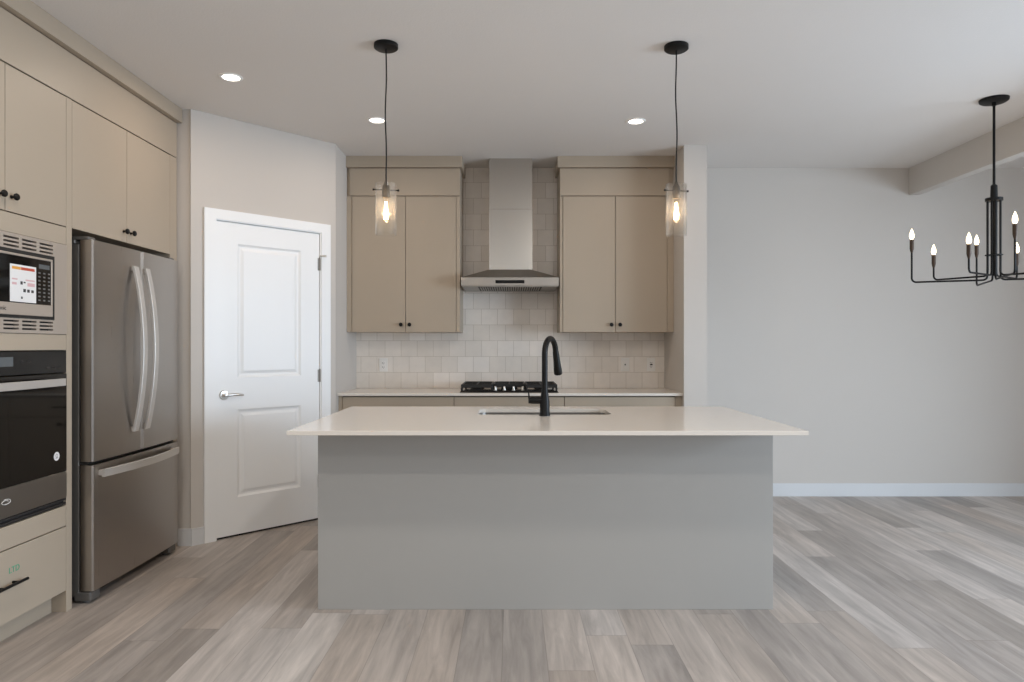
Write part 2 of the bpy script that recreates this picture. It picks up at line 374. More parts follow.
struct('window_1', MB().box(-1.3, 3.1, Y_REAR - .09, Y_REAR - .01, 0.35, 0.42).box(-1.3, 3.1, Y_REAR - .09, Y_REAR - .01, 2.33, 2.4)
       .box(-1.3, -1.23, Y_REAR - .09, Y_REAR - .01, 0.42, 2.33).box(3.03, 3.1, Y_REAR - .09, Y_REAR - .01, 0.42, 2.33)
       .box(0.86, 0.94, Y_REAR - .09, Y_REAR - .01, 0.42, 2.33), 'trim', 'white window frame behind the viewer')
struct('window_2', MB().box(X_RIGHT + .01, X_RIGHT + .09, PATIO_Y0, PATIO_Y0 + .07, 0, PATIO_Z).box(X_RIGHT + .01, X_RIGHT + .09, PATIO_Y1 - .07, PATIO_Y1, 0, PATIO_Z)
       .box(X_RIGHT + .01, X_RIGHT + .09, PATIO_Y0, PATIO_Y1, PATIO_Z - .07, PATIO_Z).box(X_RIGHT + .01, X_RIGHT + .09, 3.2, 3.28, 0, PATIO_Z), 'trim', 'white patio door frame beside the dining area')

# pantry door and its casing, in the angled wall's own frame
D0, D1, DT, DZ0 = 0.1666, 0.9236, 2.0925, 0.014
cs = MB()
for a, b in ((0.081, 0.156), (0.934, 1.009)):
    cs.box(a, b, -0.016, 0, 0, 2.103)
cs.box(0.081, 1.009, -0.016, 0, 2.103, 2.167)
cs.box(0.156, 0.1635, -0.008, 0.1, 0, 2.103).box(0.9265, 0.934, -0.008, 0.1, 0, 2.103).box(0.1635, 0.9265, -0.008, 0.1, 2.0955, 2.103)
tr = build('trim_1', cs, 'trim'); tr.location = (ANG[0], ANG[1], 0); tr.rotation_euler = (0, 0, AROT)
tag(tr, 'white casing around the pantry door', None, None, 'structure')
dr = thing('door_1', 'white two panel pantry door with a lever handle', None, (ANG[0], ANG[1], 0), AROT, None, 'structure')
DF, DB = 0.002, 0.037
p0, p1 = D0 + 0.140, D1 - 0.148
zs = ((0.262, 0.848), (1.06, 1.955))
sl = MB().box(D0, p0, DF, DB, DZ0, DT).box(p1, D1, DF, DB, DZ0, DT)
sl.box(p0, p1, DF, DB, DZ0, zs[0][0]).box(p0, p1, DF, DB, zs[0][1], zs[1][0]).box(p0, p1, DF, DB, zs[1][1], DT)
for z0, z1 in zs:      # sloped moulding into a sunk field, then a raised centre
    def fr(i): return ((p0 + i, z0 + i), (p1 - i, z0 + i), (p1 - i, z1 - i), (p0 + i, z1 - i))
    steps = ((0, DF), (0.014, DF + 0.009), (0.026, DF + 0.010), (0.046, DF + 0.0035))
    rings = [[sl.bm.verts.new((a, y, b)) for a, b in fr(i)] for i, y in steps]
    for A, B in zip(rings[:-1], rings[1:]):
        for k in range(4): sl.bm.faces.new((A[k], A[(k + 1) % 4], B[(k + 1) % 4], B[k]))
    sl.bm.faces.new(rings[-1])
build('door_slab', sl, 'trim', dr, local=True)
hs = 0.2154; hz = 0.949
lv = build('lever_handle', MB().lathe([(0, 0), (0.031, 0), (0.033, 0.004), (0.028, 0.011), (0.013, 0.013), (0.011, 0.045), (0, 0.047)], (0, 0, 0), 24, 'Y')
           .tube([(0, 0.038, 0), (0.02, 0.041, 0), (0.06, 0.040, 0.003), (0.10, 0.037, -0.002), (0.118, 0.034, -0.004)], [0.011, 0.0105, 0.009, 0.008, 0.006]), 'bright', dr, 40, local=True)
lv.data.transform(Matrix.Scale(-1, 4, (0, 1, 0))); lv.data.flip_normals(); lv.location = (hs, DF, hz)
for z in (0.283, 1.055, 1.87):
    build('hinge', MB().cyl((D1 + 0.0015, -0.006, z - 0.045), 0.0065, 0.09, 12).box(D1 - 0.012, D1 + 0.001, -0.001, 0.003, z - 0.045, z + 0.045)
          .cyl((D1 + 0.0015, -0.006, z + 0.045), 0.0045, 0.006, 10), 'hinge', dr, 40, local=True)
build('door_stop', MB().tube([(D1 + 0.0015, -0.006, 1.93), (D1 + 0.018, -0.026, 1.93), (D1 + 0.03, -0.034, 1.93)], 0.005, 8).cyl((D1 + 0.03, -0.036, 1.922), 0.008, 0.016, 10), 'bright', dr, 40, local=True)
build('threshold_gap', MB().box(D0, D1, 0.012, 0.05, 0.0005, DZ0 - 0.002), 'rubber', dr, local=True)

# ------------------------------------------------------------------ left run: oven tower, refrigerator, cabinets (fronts face +X)
XF = -2.13; XD = XF - 0.019       # door faces, carcass front
CROWN0, DOORT, UPZ = 2.69, 2.463, 1.843
TY0, TY1 = 2.495, 3.388           # oven tower outer
FY0, FY1 = 3.388, 4.449           # refrigerator bay outer
def knob(parent, x, y, z, axis='X', sgn=1):
    m = MB().lathe([(0, 0), (0.0075, 0), (0.006, 0.004), (0.0045, 0.012), (0.008, 0.016), (0.0145, 0.019), (0.0155, 0.025), (0.012, 0.030), (0, 0.031)], (0, 0, 0), 20, axis)
    if sgn < 0:
        bmesh.ops.scale(m.bm, vec=(1, -1, 1) if axis == 'Y' else (-1, 1, 1), verts=m.bm.verts); bmesh.ops.reverse_faces(m.bm, faces=m.bm.faces)
    bmesh.ops.translate(m.bm, vec=(x, y, z), verts=m.bm.verts)
    return build('knob', m, 'black', parent, 40)

ot = thing('oven_tower_cabinet', 'tall taupe cabinet holding the microwave and wall oven', 'cabinet', (-2.46, (TY0 + TY1) / 2, 0))
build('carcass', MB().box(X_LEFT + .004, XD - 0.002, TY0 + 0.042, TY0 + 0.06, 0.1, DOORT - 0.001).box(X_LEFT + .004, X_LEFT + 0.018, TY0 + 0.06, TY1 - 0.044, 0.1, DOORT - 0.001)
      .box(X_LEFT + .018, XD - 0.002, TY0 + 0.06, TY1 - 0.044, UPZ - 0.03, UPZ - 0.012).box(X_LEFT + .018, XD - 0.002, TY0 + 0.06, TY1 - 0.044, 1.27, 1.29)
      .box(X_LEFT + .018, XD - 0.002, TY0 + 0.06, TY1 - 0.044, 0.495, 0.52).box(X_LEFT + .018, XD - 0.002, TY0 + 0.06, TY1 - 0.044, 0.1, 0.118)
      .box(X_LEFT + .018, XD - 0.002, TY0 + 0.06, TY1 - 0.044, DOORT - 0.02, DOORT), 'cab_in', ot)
for a, b in ((TY0, TY0 + 0.042), (TY1 - 0.042, TY1)):
    build('side_panel', MB().box(X_LEFT + .004, XF, a, b, 0, DOORT, 0.001), 'cab', ot)
F0, F1 = TY0 + 0.0445, TY1 - 0.0445
for a, b in ((1.755, UPZ - 0.005), (1.253, 1.326), (0.415, 0.511)): build('face_panel', MB().box(XD, XF, F0, F1, a, b, 0.001), 'cab', ot)
build('toe_kick', MB().box(XF - 0.085, XF - 0.07, F0, F1, 0, 0.1), 'cab', ot)
mid = (F0 + F1) / 2
for i, (a, b) in enumerate(((F0, mid - 0.002), (mid + 0.002, F1))):
    d = build('door', MB().box(XD, XF, a, b, UPZ, DOORT - 0.002, 0.001), 'cab', ot)
    knob(d, XF, (mid - 0.036) if i == 0 else (mid + 0.036), 1.906)
dw = build('drawer', MB().box(XD, XF, F0, F1, 0.105, 0.410, 0.001), 'cab', ot)
build('bar_handle', MB().tube([(XF + 0.03, mid - 0.095, 0.265), (XF + 0.03, mid + 0.095, 0.265)], 0.0065, 12)
      .tube([(XF, mid - 0.045, 0.265), (XF + 0.03, mid - 0.045, 0.265)], 0.006, 10).tube([(XF, mid + 0.045, 0.265), (XF + 0.03, mid + 0.045, 0.265)], 0.006, 10), 'black', dw, 40)
text('green_marking', 'LTD', 0.036, 'green', dw, (XF + 0.0006, 2.995, 0.318), (R(90), 0, R(90)))['label'] = 'small green letters marked on the drawer front'

# built-in microwave
mwt = thing('microwave', 'stainless built-in microwave with a white sticker on its window', 'microwave', (XF, mid, 1.33))
K0, K1, KZ0, KZ1 = F0, F1, 1.328, 1.753
U0, U1, UZ0, UZ1 = 2.63, 3.250, 1.392, 1.686
tk = MB().box(XD, XF + 0.004, K0, U0, KZ0, KZ1).box(XD, XF + 0.004, U1, K1, KZ0, KZ1)
slots = []
pitch = 0.112; y = U1 - 0.008
while y - 0.092 > U0 - 0.02:
    slots.append((max(U0 + .004, y - 0.092), y)); y -= pitch
def vent_rows(za, zb, n=3):
    h = (zb - za) / (n * 2 + 1)
    for i in range(n + 1): tk.box(XD, XF + 0.004, U0, U1, za + 2 * i * h, za + (2 * i + 1) * h)
    for i in range(n):
        z0, z1 = za + (2 * i + 1) * h, za + (2 * i + 2) * h; ed = U1
        for a, b in slots:
            tk.box(XD, XF + 0.004, b, ed, z0, z1); ed = a
        if ed > U0: tk.box(XD, XF + 0.004, U0, ed, z0, z1)
vent_rows(UZ1, KZ1 - 0.006); vent_rows(KZ0 + 0.006, UZ0)
tk.box(XD, XF + 0.004, U0, U1, KZ1 - 0.006, KZ1).box(XD, XF + 0.004, U0, U1, KZ0, KZ0 + 0.006)
build('trim_kit', tk, 'trim_steel', mwt)
build('vent_backing', MB().box(XD - 0.006, XD - 0.001, U0, U1, KZ0 + 0.004, KZ1 - 0.004), 'dark_slot', mwt)
build('black_surround', MB().box(XD, XF + 0.006, U0, U1, UZ0, UZ0 + 0.013).box(XD, XF + 0.006, U0, U1, UZ1 - 0.016, UZ1).box(XD, XF + 0.006, U1 - 0.016, U1, UZ0 + .013, UZ1 - .016).box(XD, XF + 0.006, U0, U0 + 0.016, UZ0 + .013, UZ1 - .016), 'rubber', mwt)
i0, i1, iz0, iz1 = U0 + 0.0165, U1 - 0.0165, UZ0 + 0.0135, UZ1 - 0.0165
CP = 3.128
dm = build('door', MB().box(XD, XF + 0.010, i0, i1, iz0, iz0 + 0.052, 0.002).box(XD, XF + 0.010, i0, i1, iz1 - 0.010, iz1, 0.002).box(XD, XF + 0.010, i1 - 0.012, i1, iz0 + .052, iz1 - .01, 0.002).box(XD, XF + 0.010, i0, i0 + 0.014, iz0 + .052, iz1 - .01, 0.002), 'trim_steel', mwt)
build('window', MB().box(XD, XF + 0.008, i0 + 0.0142, CP - 0.001, iz0 + .0525, iz1 - .0105), 'black_gloss', dm)
cp = build('control_panel', MB().box(XD, XF + 0.0085, CP, i1 - 0.0122, iz0 + .0525, iz1 - .0105), 'black_gloss', mwt)
c0, c1 = CP + 0.014, i1 - 0.026
for r_ in range(8):
    for c_ in range(3):
        yy = c0 + (c1 - c0) * c_ / 2; zz = iz0 + 0.072 + r_ * 0.0175
        build('key', MB().box(XF + 0.0084, XF + 0.0090, yy - 0.0075, yy + 0.0075, zz - 0.0035, zz + 0.0035), 'grey_print', cp)
build('display', MB().box(XF + 0.0084, XF + 0.0090, c0 - 0.003, c1 + 0.003, iz1 - 0.05, iz1 - 0.03), 'display', cp)
text('maker_lettering', 'Panasonic', 0.026, 'print', dm, (XF + 0.0105, (i0 + CP) / 2 - 0.005, iz0 + 0.026), (R(90), 0, R(90)))
XS = XF + 0.0085
st = build('sticker', MB().box(XF + 0.0079, XS, 2.958, 3.121, 1.462, 1.622), 'label_white', mwt)
st['label'] = 'white paper sticker with orange and red header'
build('sticker_header', MB().box(XS, XS + 0.0003, 2.970, 3.023, 1.601, 1.613), 'label_orange', st)
build('sticker_header', MB().box(XS, XS + 0.0003, 3.025, 3.111, 1.601, 1.613), 'label_red', st)
for q_ in ((XS, XS + 0.0003, 2.970, 3.003, 1.556, 1.562), (XS, XS + 0.0003, 3.053, 3.111, 1.556, 1.562), (XS, XS + 0.0003, 2.970, 2.998, 1.535, 1.545), (XS, XS + 0.0003, 3.065, 3.111, 1.533, 1.548)):
    build('sticker_line', MB().box(*q_), 'label_pink', st)
for q_ in ((XS, XS + 0.0003, 3.021, 3.035, 1.538, 1.552), (XS, XS + 0.0003, 3.041, 3.053, 1.545, 1.551), (XS, XS + 0.0003, 3.039, 3.055, 1.506, 1.520), (XS, XS + 0.0003, 3.063, 3.079, 1.506, 1.519), (XS, XS + 0.0003, 3.089, 3.105, 1.506, 1.518), (XS, XS + 0.0003, 3.025, 3.035, 1.476, 1.486)):
    build('sticker_icon', MB().box(*q_), 'print', st)

# wall oven
wo = thing('built_in_oven', 'black glass wall oven with a stainless bar handle', 'oven', (XF, mid, 0.52))
XO = XF + 0.004
build('control_panel', MB().box(XD, XO - 0.002, F0, F1, 1.146, 1.249, 0.002), 'black_gloss', wo)
build('display', MB().box(XO - 0.0021, XO - 0.0012, 2.90, 2.985, 1.185, 1.225), 'display', wo)
for q_ in ((XO - 0.0021, XO - 0.0013, 3.03, 3.045, 1.20, 1.206), (XO - 0.0021, XO - 0.0013, 3.07, 3.09, 1.20, 1.206), (XO - 0.0021, XO - 0.0013, 3.20, 3.225, 1.168, 1.174), (XO - 0.0021, XO - 0.0013, 3.24, 3.262, 1.168, 1.174), (XO - 0.0021, XO - 0.0013, 3.28, 3.30, 1.168, 1.174)):
    build('touch_control', MB().box(*q_), 'dark_slot', wo)
od = build('oven_door', MB().box(XD, XO, F0, F1, 0.676, 1.141, 0.002), 'oven_glass', wo)
build('lower_panel', MB().box(XD, XO, F0, F1, 0.549, 0.674, 0.002), 'steel', od)
hp = []
for i in range(17):
    t = i / 16; yy = F0 + 0.096 + (F1 - F0 - 0.192) * t; hp.append((XO + 0.050 + 0.016 * math.sin(math.pi * t), yy, 1.105))
hd = MB().strip(hp, (0, 0, 1), (1, 0, 0), 0.034, 0.014)
for yy in (F0 + 0.108, F1 - 0.108): hd.box(XO - 0.001, XO + 0.048, yy - 0.011, yy + 0.011, 1.092, 1.118, 0.003)
build('handle', hd, 'handle', od, 40)
build('round_sticker', MB().cyl((XO - 0.0004, 3.268, 0.757), 0.0205, 0.001, 28, 'X'), 'label_white', od)['label'] = 'small round white sticker on the oven glass'
build('sticker_mark', MB().lathe([(0.006, 0), (0.008, 0)], (XO + 0.001, 3.268, 0.760), 20, 'X').box(XO + 0.0006, XO + 0.0011, 3.260, 3.276, 0.748, 0.751), 'grey_print', bpy.data.objects['round_sticker'])
sw = []
for i in range(40):
    a = i / 39 * 2.6 * math.pi; r_ = 0.010 + 0.012 * i / 39
    sw.append((XO + 0.0006, 2.938 + 1.5 * r_ * math.cos(a), 0.616 + 0.55 * r_ * math.sin(a)))
build('oven_emblem', MB().tube(sw, 0.0012, 6), 'label_white', wo)['label'] = 'pale swirl emblem on the lower oven panel'
build('bottom_vent', MB().box(XD, XO - 0.004, F0, F1, 0.538, 0.546, 0.001).box(XD, XO - 0.004, F0, F1, 0.520, 0.527, 0.001).box(XD, XD + 0.006, F0, F1, 0.513, 0.546), 'dark_slot', wo)

# cabinet above the refrigerator
fc = thing('fridge_top_cabinet', 'taupe two door cabinet above the refrigerator', 'cabinet', (-2.46, (FY0 + FY1) / 2, UPZ))
fm = 3.872; e0, e1 = FY0 + 0.002, 4.358
build('carcass', MB().box(X_LEFT + .004, XD - 0.002, e0, e1, UPZ + 0.003, DOORT, 0.001), 'cab', fc)
for i, (a, b) in enumerate(((e0, fm - 0.002), (fm + 0.002, e1))):
    d = build('door', MB().box(XD, XF, a, b, UPZ, DOORT - 0.002, 0.001), 'cab', fc)
    knob(d, XF, (fm - 0.036) if i == 0 else (fm + 0.036), 1.900)
build('side_panel', MB().box(X_LEFT + .004, XF, e1 + 0.003, FY1, 0, DOORT, 0.001), 'cab', fc)
# fascia and crown run on over both units
cm = thing('cabinet_crown', 'continuous taupe fascia and crown above the left cabinets', 'crown moulding', (-2.4, 3.4, DOORT))
build('fascia', MB().box(X_LEFT + .01, XF, TY0, FY1, DOORT + 0.005, CROWN0 - 0.004, 0.001), 'cab', cm)
build('crown', MB().box(X_LEFT + .004, XF + 0.032, TY0, 4.457, CROWN0 + 0.001, CEIL - 0.0005, 0.001), 'cab', cm)

# refrigerator
XR = -2.06; RY0, RY1 = 3.442, 4.325; rm = 3.8816
rf = thing('refrigerator', 'stainless french door refrigerator with a bottom freezer drawer', 'refrigerator', (-2.42, rm, 0))
build('body', MB().box(X_LEFT + 0.03, -2.132, RY0 + 0.004, RY1 - 0.004, 0.035, 1.775, 0.004), 'fridge_side', rf)
build('gasket', MB().box(-2.1318, -2.122, RY0 + 0.012, RY1 - 0.012, 0.075, 1.785), 'rubber', rf)
def fdoor(name, y0, y1, z0, z1, round0=True, round1=True):
    r_ = 0.018; pts = [(-2.1215, y0)]
    if round0: pts += [(-2.068, y0), (XR - 0.001, y0 + 0.006)]
    else: pts += [(XR + 0.0, y0)]
    n = 10
    for i in range(n + 1):
        t = i / n; yy = y0 + 0.014 + (y1 - y0 - 0.028) * t
        yc = (yy - rm) / ((RY1 - RY0) / 2); pts.append((XR + 0.009 * (1 - yc * yc), yy))
    if round1: pts += [(XR - 0.001, y1 - 0.006), (-2.068, y1)]
    else: pts += [(XR, y1)]
    pts.append((-2.1215, y1))
    m = MB().prism(pts[::-1], z0, z1); bmesh.ops.recalc_face_normals(m.bm, faces=m.bm.faces)
    return build(name, m, 'fridge', rf, 25)
SPL = 0.690
dl = fdoor('door', RY0, rm - 0.002, SPL + 0.012, 1.795, True, True)
drr = fdoor('door', rm + 0.002, RY1, SPL + 0.012, 1.795, True, True)
fz = fdoor('freezer_drawer', RY0, RY1, 0.065, SPL - 0.006)
def vhandle(parent, yy):
    pts = []
    for i in range(21):
        t = i / 20; z = 0.812 + (1.702 - 0.812) * t; b = 1 - (2 * t - 1) ** 2
        pts.append((XR + 0.022 + 0.050 * b, yy, z))
    m = MB().strip(pts, (0, 1, 0), (1, 0, 0), 0.042, 0.016)
    for z in (0.824, 1.690): m.box(XR - 0.002, XR + 0.026, yy - 0.012, yy + 0.012, z - 0.014, z + 0.014, 0.003)
    return build('handle', m, 'handle', parent, 40)
vhandle(dl, rm - 0.094); vhandle(drr, rm + 0.026)
pts = []
for i in range(21):
    t = i / 20; b = 1 - (2 * t - 1) ** 2; pts.append((XR + 0.026 + 0.040 * b, 3.485 + (4.262 - 3.485) * t, 0.640))
m = MB().strip(pts, (0, 0, 1), (1, 0, 0), 0.040, 0.016)
for yy in (3.50, 4.247): m.box(XR - 0.006, XR + 0.03, yy - 0.014, yy + 0.014, 0.626, 0.654, 0.003)
build('handle', m, 'handle', fz, 40)
build('divider_strip', MB().box(-2.131, -2.09, RY0 + 0.006, RY1 - 0.006, SPL - 0.004, SPL + 0.010), 'rubber', rf)
for yy in (RY0 + 0.035, RY1 - 0.035):
    build('hinge_cover', MB().box(-2.20, -2.085, yy - 0.03, yy + 0.03, 1.796, 1.812, 0.004).box(-2.22, -2.15, yy - 0.035, yy + 0.035, 1.7755, 1.797, 0.004), 'fridge_side', rf)
for yy in (RY0 + 0.045, RY1 - 0.045):
    build('foot', MB().box(-2.16, -2.075, yy - 0.042, yy + 0.042, 0.012, 0.060, 0.008, 2).cyl((-2.12, yy, 0), 0.018, 0.014, 16), 'fridge_side', rf)
build('base_grille', MB().box(-2.18, -2.15, RY0 + 0.09, RY1 - 0.09, 0.006, 0.062), 'rubber', rf)

# ------------------------------------------------------------------ kitchen back wall
struct('backsplash', MB().box(-1.3175, 1.2895, YB - 0.010, YB - 0.0005, 0.915, CEIL - 0.0005), 'tile', 'pale square glazed wall tiles from counter to ceiling')
YT = YB - 0.0105
YU = 5.575; YUD = YU + 0.019; UZB = 1.383
def upper(label, x0, x1, xa, xm, xb, fill):
    c = thing('upper_cabinet', label, 'cabinet', ((x0 + x1) / 2, 5.75, UZB), 0, 'upper cabinets flanking the hood')
    build('carcass', MB().box(x0, x1, YUD + 0.001, YT, UZB + 0.001, CROWN0, 0.001), 'cab', c)
    for s, (a, b) in enumerate(((xa, xm - 0.002), (xm + 0.002, xb))):
        d = build('door', MB().box(a, b, YU, YUD, UZB, DOORT, 0.001), 'cab', c)
        knob(d, xm + (-0.034 if s == 0 else 0.034), YU, 1.442, 'Y', -1)
    build('fascia', MB().box(xa - 0.02 if fill < 0 else x0, xb + 0.02 if fill > 0 else x1, YU - 0.001, YUD, DOORT + 0.007, CROWN0 - 0.003, 0.001), 'cab', c)
    for a, b in ((x0, xa - 0.003), (xb + 0.003, x1)): build('filler', MB().box(a, b, YU + 0.004, YUD, UZB, DOORT, 0.001), 'cab', c)
    build('crown', MB().box(x0 - (0.02 if fill > 0 else 0), x1 + (0.02 if fill < 0 else 0), YU - 0.024, YT, CROWN0 + 0.001, CEIL - 0.0005, 0.001), 'cab', c)
    return c
upper('taupe two door upper cabinet between the pantry side wall and the hood', -1.317, -0.414, -1.274, -0.848, -0.446, -1)
upper('taupe two door upper cabinet between the hood and the projecting wall end', 0.382, 1.289, 0.406, 0.824, 1.2345, 1)

# range hood
HX = -0.016
hd_ = thing('range_hood', 'stainless chimney range hood above the gas cooktop', 'range hood', (HX, 5.70, 1.71))
y0 = 5.43
build('canopy', MB().box(HX - 0.38, HX + 0.38, y0, YT, 1.738, 1.806, 0.002)
      .hexa([(HX - 0.379, y0 + 0.001, 1.806), (HX + 0.379, y0 + 0.001, 1.806), (HX + 0.379, YT, 1.806), (HX - 0.379, YT, 1.806)],
            [(HX - 0.176, 5.618, 1.884), (HX + 0.176, 5.618, 1.884), (HX + 0.176, YT, 1.884), (HX - 0.176, YT, 1.884)]), 'steel', hd_)
build('lower_chimney', MB().box(HX + 0.006 - 0.176, HX + 0.006 + 0.176, 5.620, YT, 1.884, 2.372, 0.002), 'steel_v', hd_)
build('upper_chimney', MB().box(HX + 0.006 - 0.173, HX + 0.006 + 0.173, 5.624, YT, 2.372, CEIL - 0.0005, 0.001), 'steel_v', hd_)
build('button_panel', MB().box(HX - 0.112, HX + 0.112, y0 - 0.001, y0 + 0.004, 1.758, 1.783), 'black_gloss', hd_)
bf = MB().box(HX - 0.37, HX + 0.37, y0 + 0.012, YT - 0.01, 1.733, 1.7375)
build('underside', bf, 'steel', hd_)
bf = MB()
for i in range(26):
    xx = HX - 0.23 + i * 0.0184; bf.box(xx - 0.005, xx + 0.005, y0 + 0.02, YT - 0.08, 1.726, 1.7325, 0.002)
build('filter_recess', MB().box(HX - 0.25, HX + 0.25, y0 + 0.03, YT - 0.06, 1.7325, 1.7332), 'dark_slot', hd_)
build('baffle_filter', bf, 'steel', hd_)

# base cabinets and counter along the back wall
YBF = 5.31
def base_cab(label, x0, x1, fronts):
    c = thing('base_cabinet', label, 'cabinet', ((x0 + x1) / 2, 5.6, 0), 0, 'base cabinets along the back wall')
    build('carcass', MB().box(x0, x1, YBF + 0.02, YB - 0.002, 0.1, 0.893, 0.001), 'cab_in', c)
    build('toe_kick', MB().box(x0, x1, YBF + 0.075, YBF + 0.09, 0, 0.1), 'cab', c)
    d = build('drawer', MB().box(x0 + 0.002, x1 - 0.002, YBF, YBF + 0.019, 0.735, 0.885, 0.001), 'cab', c)
    xm = (x0 + x1) / 2; build('bar_handle', MB().tube([(xm - 0.08, YBF - 0.03, 0.81), (xm + 0.08, YBF - 0.03, 0.81)], 0.006, 10).tube([(xm - 0.06, YBF, 0.81), (xm - 0.06, YBF - 0.03, 0.81)], 0.005, 8).tube([(xm + 0.06, YBF, 0.81), (xm + 0.06, YBF - 0.03, 0.81)], 0.005, 8), 'black', d, 40)
    for s, (a, b) in enumerate(((x0 + 0.002, xm - 0.0015), (xm + 0.0015, x1 - 0.002))):
        dd = build('door', MB().box(a, b, YBF, YBF + 0.019, 0.105, 0.731, 0.001), 'cab', c)
        knob(dd, xm + (-0.034 if s == 0 else 0.034), YBF, 0.68, 'Y', -1)
    return c
base_cab('taupe base cabinet at the pantry end of the back counter', -1.286, -0.4405, 1)
base_cab('taupe base cabinet below the gas cooktop', -0.4395, 0.397, 1)
base_cab('taupe base cabinet at the projecting wall end of the back counter', 0.398, 1.240, 1)
tag(build('base_filler', MB().box(-1.3172, -1.287, YBF + 0.006, YBF + 0.03, 0.002, 0.892, 0.001), 'cab'), 'narrow taupe filler strip beside the base cabinet at the pantry end', 'filler strip', 'base filler strips')
tag(build('base_filler', MB().box(1.241, 1.2892, YBF + 0.006, YBF + 0.03, 0.002, 0.892, 0.001), 'cab'), 'narrow taupe filler strip beside the base cabinet at the wall end', 'filler strip', 'base filler strips')
tag(build('countertop', MB().box(-1.3175, 1.2895, 5.285, YT, 0.8945, 0.915, 0.002), 'quartz'), 'pale quartz counter along the tiled back wall', 'countertop')

# gas cooktop
ck = thing('gas_cooktop', 'black gas cooktop with cast iron grates below the hood', 'cooktop', (-0.02, 5.6, 0.915))
cx0, cx1, cy0, cy1 = -0.402, 0.358, 5.365, 5.875
build('cooktop_base', MB().hexa([(cx0, cy0, .9155), (cx1, cy0, .9155), (cx1, cy1, .9155), (cx0, cy1, .9155)], [(cx0 + .012, cy0 + .012, .930), (cx1 - .012, cy0 + .012, .930), (cx1 - .012, cy1 - .012, .930), (cx0 + .012, cy1 - .012, .930)]), 'black_gloss', ck)
for bx, by, r_ in ((-0.28, 5.50, .036), (-0.28, 5.75, .044), (-0.022, 5.66, .055), (0.236, 5.50, .036), (0.236, 5.75, .044)):
    build('burner', MB().lathe([(0, 0), (r_ + .012, 0), (r_ + .01, .008), (r_, .010), (r_, .018), (r_ - .006, .022), (0, .023)], (bx, by, .930), 24), 'iron', ck, 40)
def grate(x0, x1, yf):
    m = MB(); z0, z1 = .950, .976
    for yy in (yf + 0.006, cy1 - 0.02): m.box(x0, x1, yy - .007, yy + .007, z0, z1, .002)
    for xx in (x0 + .007, x1 - .007): m.box(xx - .007, xx + .007, yf, cy1 - .013, z0, z1, .002)
    xm = (x0 + x1) / 2; m.box(xm - .006, xm + .006, yf, cy1 - .02, z0 + .002, z1, .002)
    for yy in (yf + .1, (yf + cy1) / 2, cy1 - .12): m.box(x0, x1, yy - .006, yy + .006, z0 + .002, z1, .002)
    for xx in (x0 + .007, x1 - .007):
        for yy in (yf + .006, cy1 - .02): m.box(xx - .008, xx + .008, yy - .008, yy + .008, .928, z0 + .002, .002)
    return build('grate', m, 'iron', ck)
grate(-0.393, -0.150, 5.385); grate(-0.146, 0.102, 5.475); grate(0.106, 0.349, 5.385)
for kx in (-0.129, -0.059, 0.012, 0.083):
    build('knob', MB().lathe([(0, 0), (.014, 0), (.014, .004), (.0095, .006), (.0085, .028), (.007, .031), (0, .031)], (kx, 5.415, .929), 20), 'bright', ck, 40)

# outlets and switch on the tiles
def outlet(x, z, label, kind):
    o = thing('wall_outlet' if kind != 'switch' else 'wall_switch', label, 'outlet' if kind != 'switch' else 'switch', (x, YT, z), 0, 'cover plates on the backsplash')
    build('cover_plate', MB().box(x - .035, x + .035, YT - .006, YT - .0002, z - .057, z + .057, .002), 'plate', o)
    if kind == 'switch':
        build('rocker', MB().box(x - .016, x + .016, YT - .010, YT - .006, z - .033, z + .033, .002), 'plate', o)
        build('indicator', MB().box(x - .006, x + .006, YT - .0108, YT - .010, z - .006, z + .006), 'grey_print', o)
    else:
        build('receptacle', MB().box(x - .017, x + .017, YT - .009, YT - .006, z - .034, z + .034, .002), 'plate', o)
        sl_ = MB()
        for dz in (-.019, .016):
            sl_.box(x - .008, x - .005, YT - .0096, YT - .0088, z + dz - .004, z + dz + .006).box(x + .005, x + .008, YT - .0096, YT - .0088, z + dz - .004, z + dz + .006).box(x - .002, x + .002, YT - .0096, YT - .0088, z + dz - .01, z + dz - .006)
        if kind == 'gfci': sl_.box(x - .010, x + .012, YT - .0099, YT - .0088, z - .006, z + .005)
        build('socket_slots', sl_, 'dark_slot', o)
outlet(-1.088, 1.112, 'white wall outlet on the tiles at the pantry end', 'plain')
outlet(0.957, 1.115, 'white wall switch plate with a small grey mark on the tiles', 'switch')
outlet(1.176, 1.115, 'white wall outlet with dark sockets nearest the projecting wall', 'gfci')

# ------------------------------------------------------------------ island
IZ = 0.895
IX0, IX1, IY0, IY1 = -0.937, 1.260, 3.379, 4.325
isl = thing('island_cabinet', 'long grey kitchen island with a plain flat front panel', 'kitchen island', ((IX0 + IX1) / 2, (IY0 + IY1) / 2, 0))
build('front_panel', MB().box(IX0, IX1, IY0, IY0 + 0.02, 0, IZ - 0.0205, 0.0008), 'island', isl)
for a, b in ((IX0, IX0 + 0.0185), (IX1 - 0.0185, IX1)): build('end_panel', MB().box(a, b, IY0 + 0.0205, IY1, 0, IZ - 0.0205, 0.0008), 'island', isl)
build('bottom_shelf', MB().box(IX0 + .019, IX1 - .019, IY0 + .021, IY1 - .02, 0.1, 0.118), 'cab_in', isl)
build('toe_kick', MB().box(IX0 + .019, IX1 - .019, IY1 - .09, IY1 - .075, 0, 0.1), 'island', isl)
nx = 4; wx = (IX1 - IX0 - 0.038) / nx
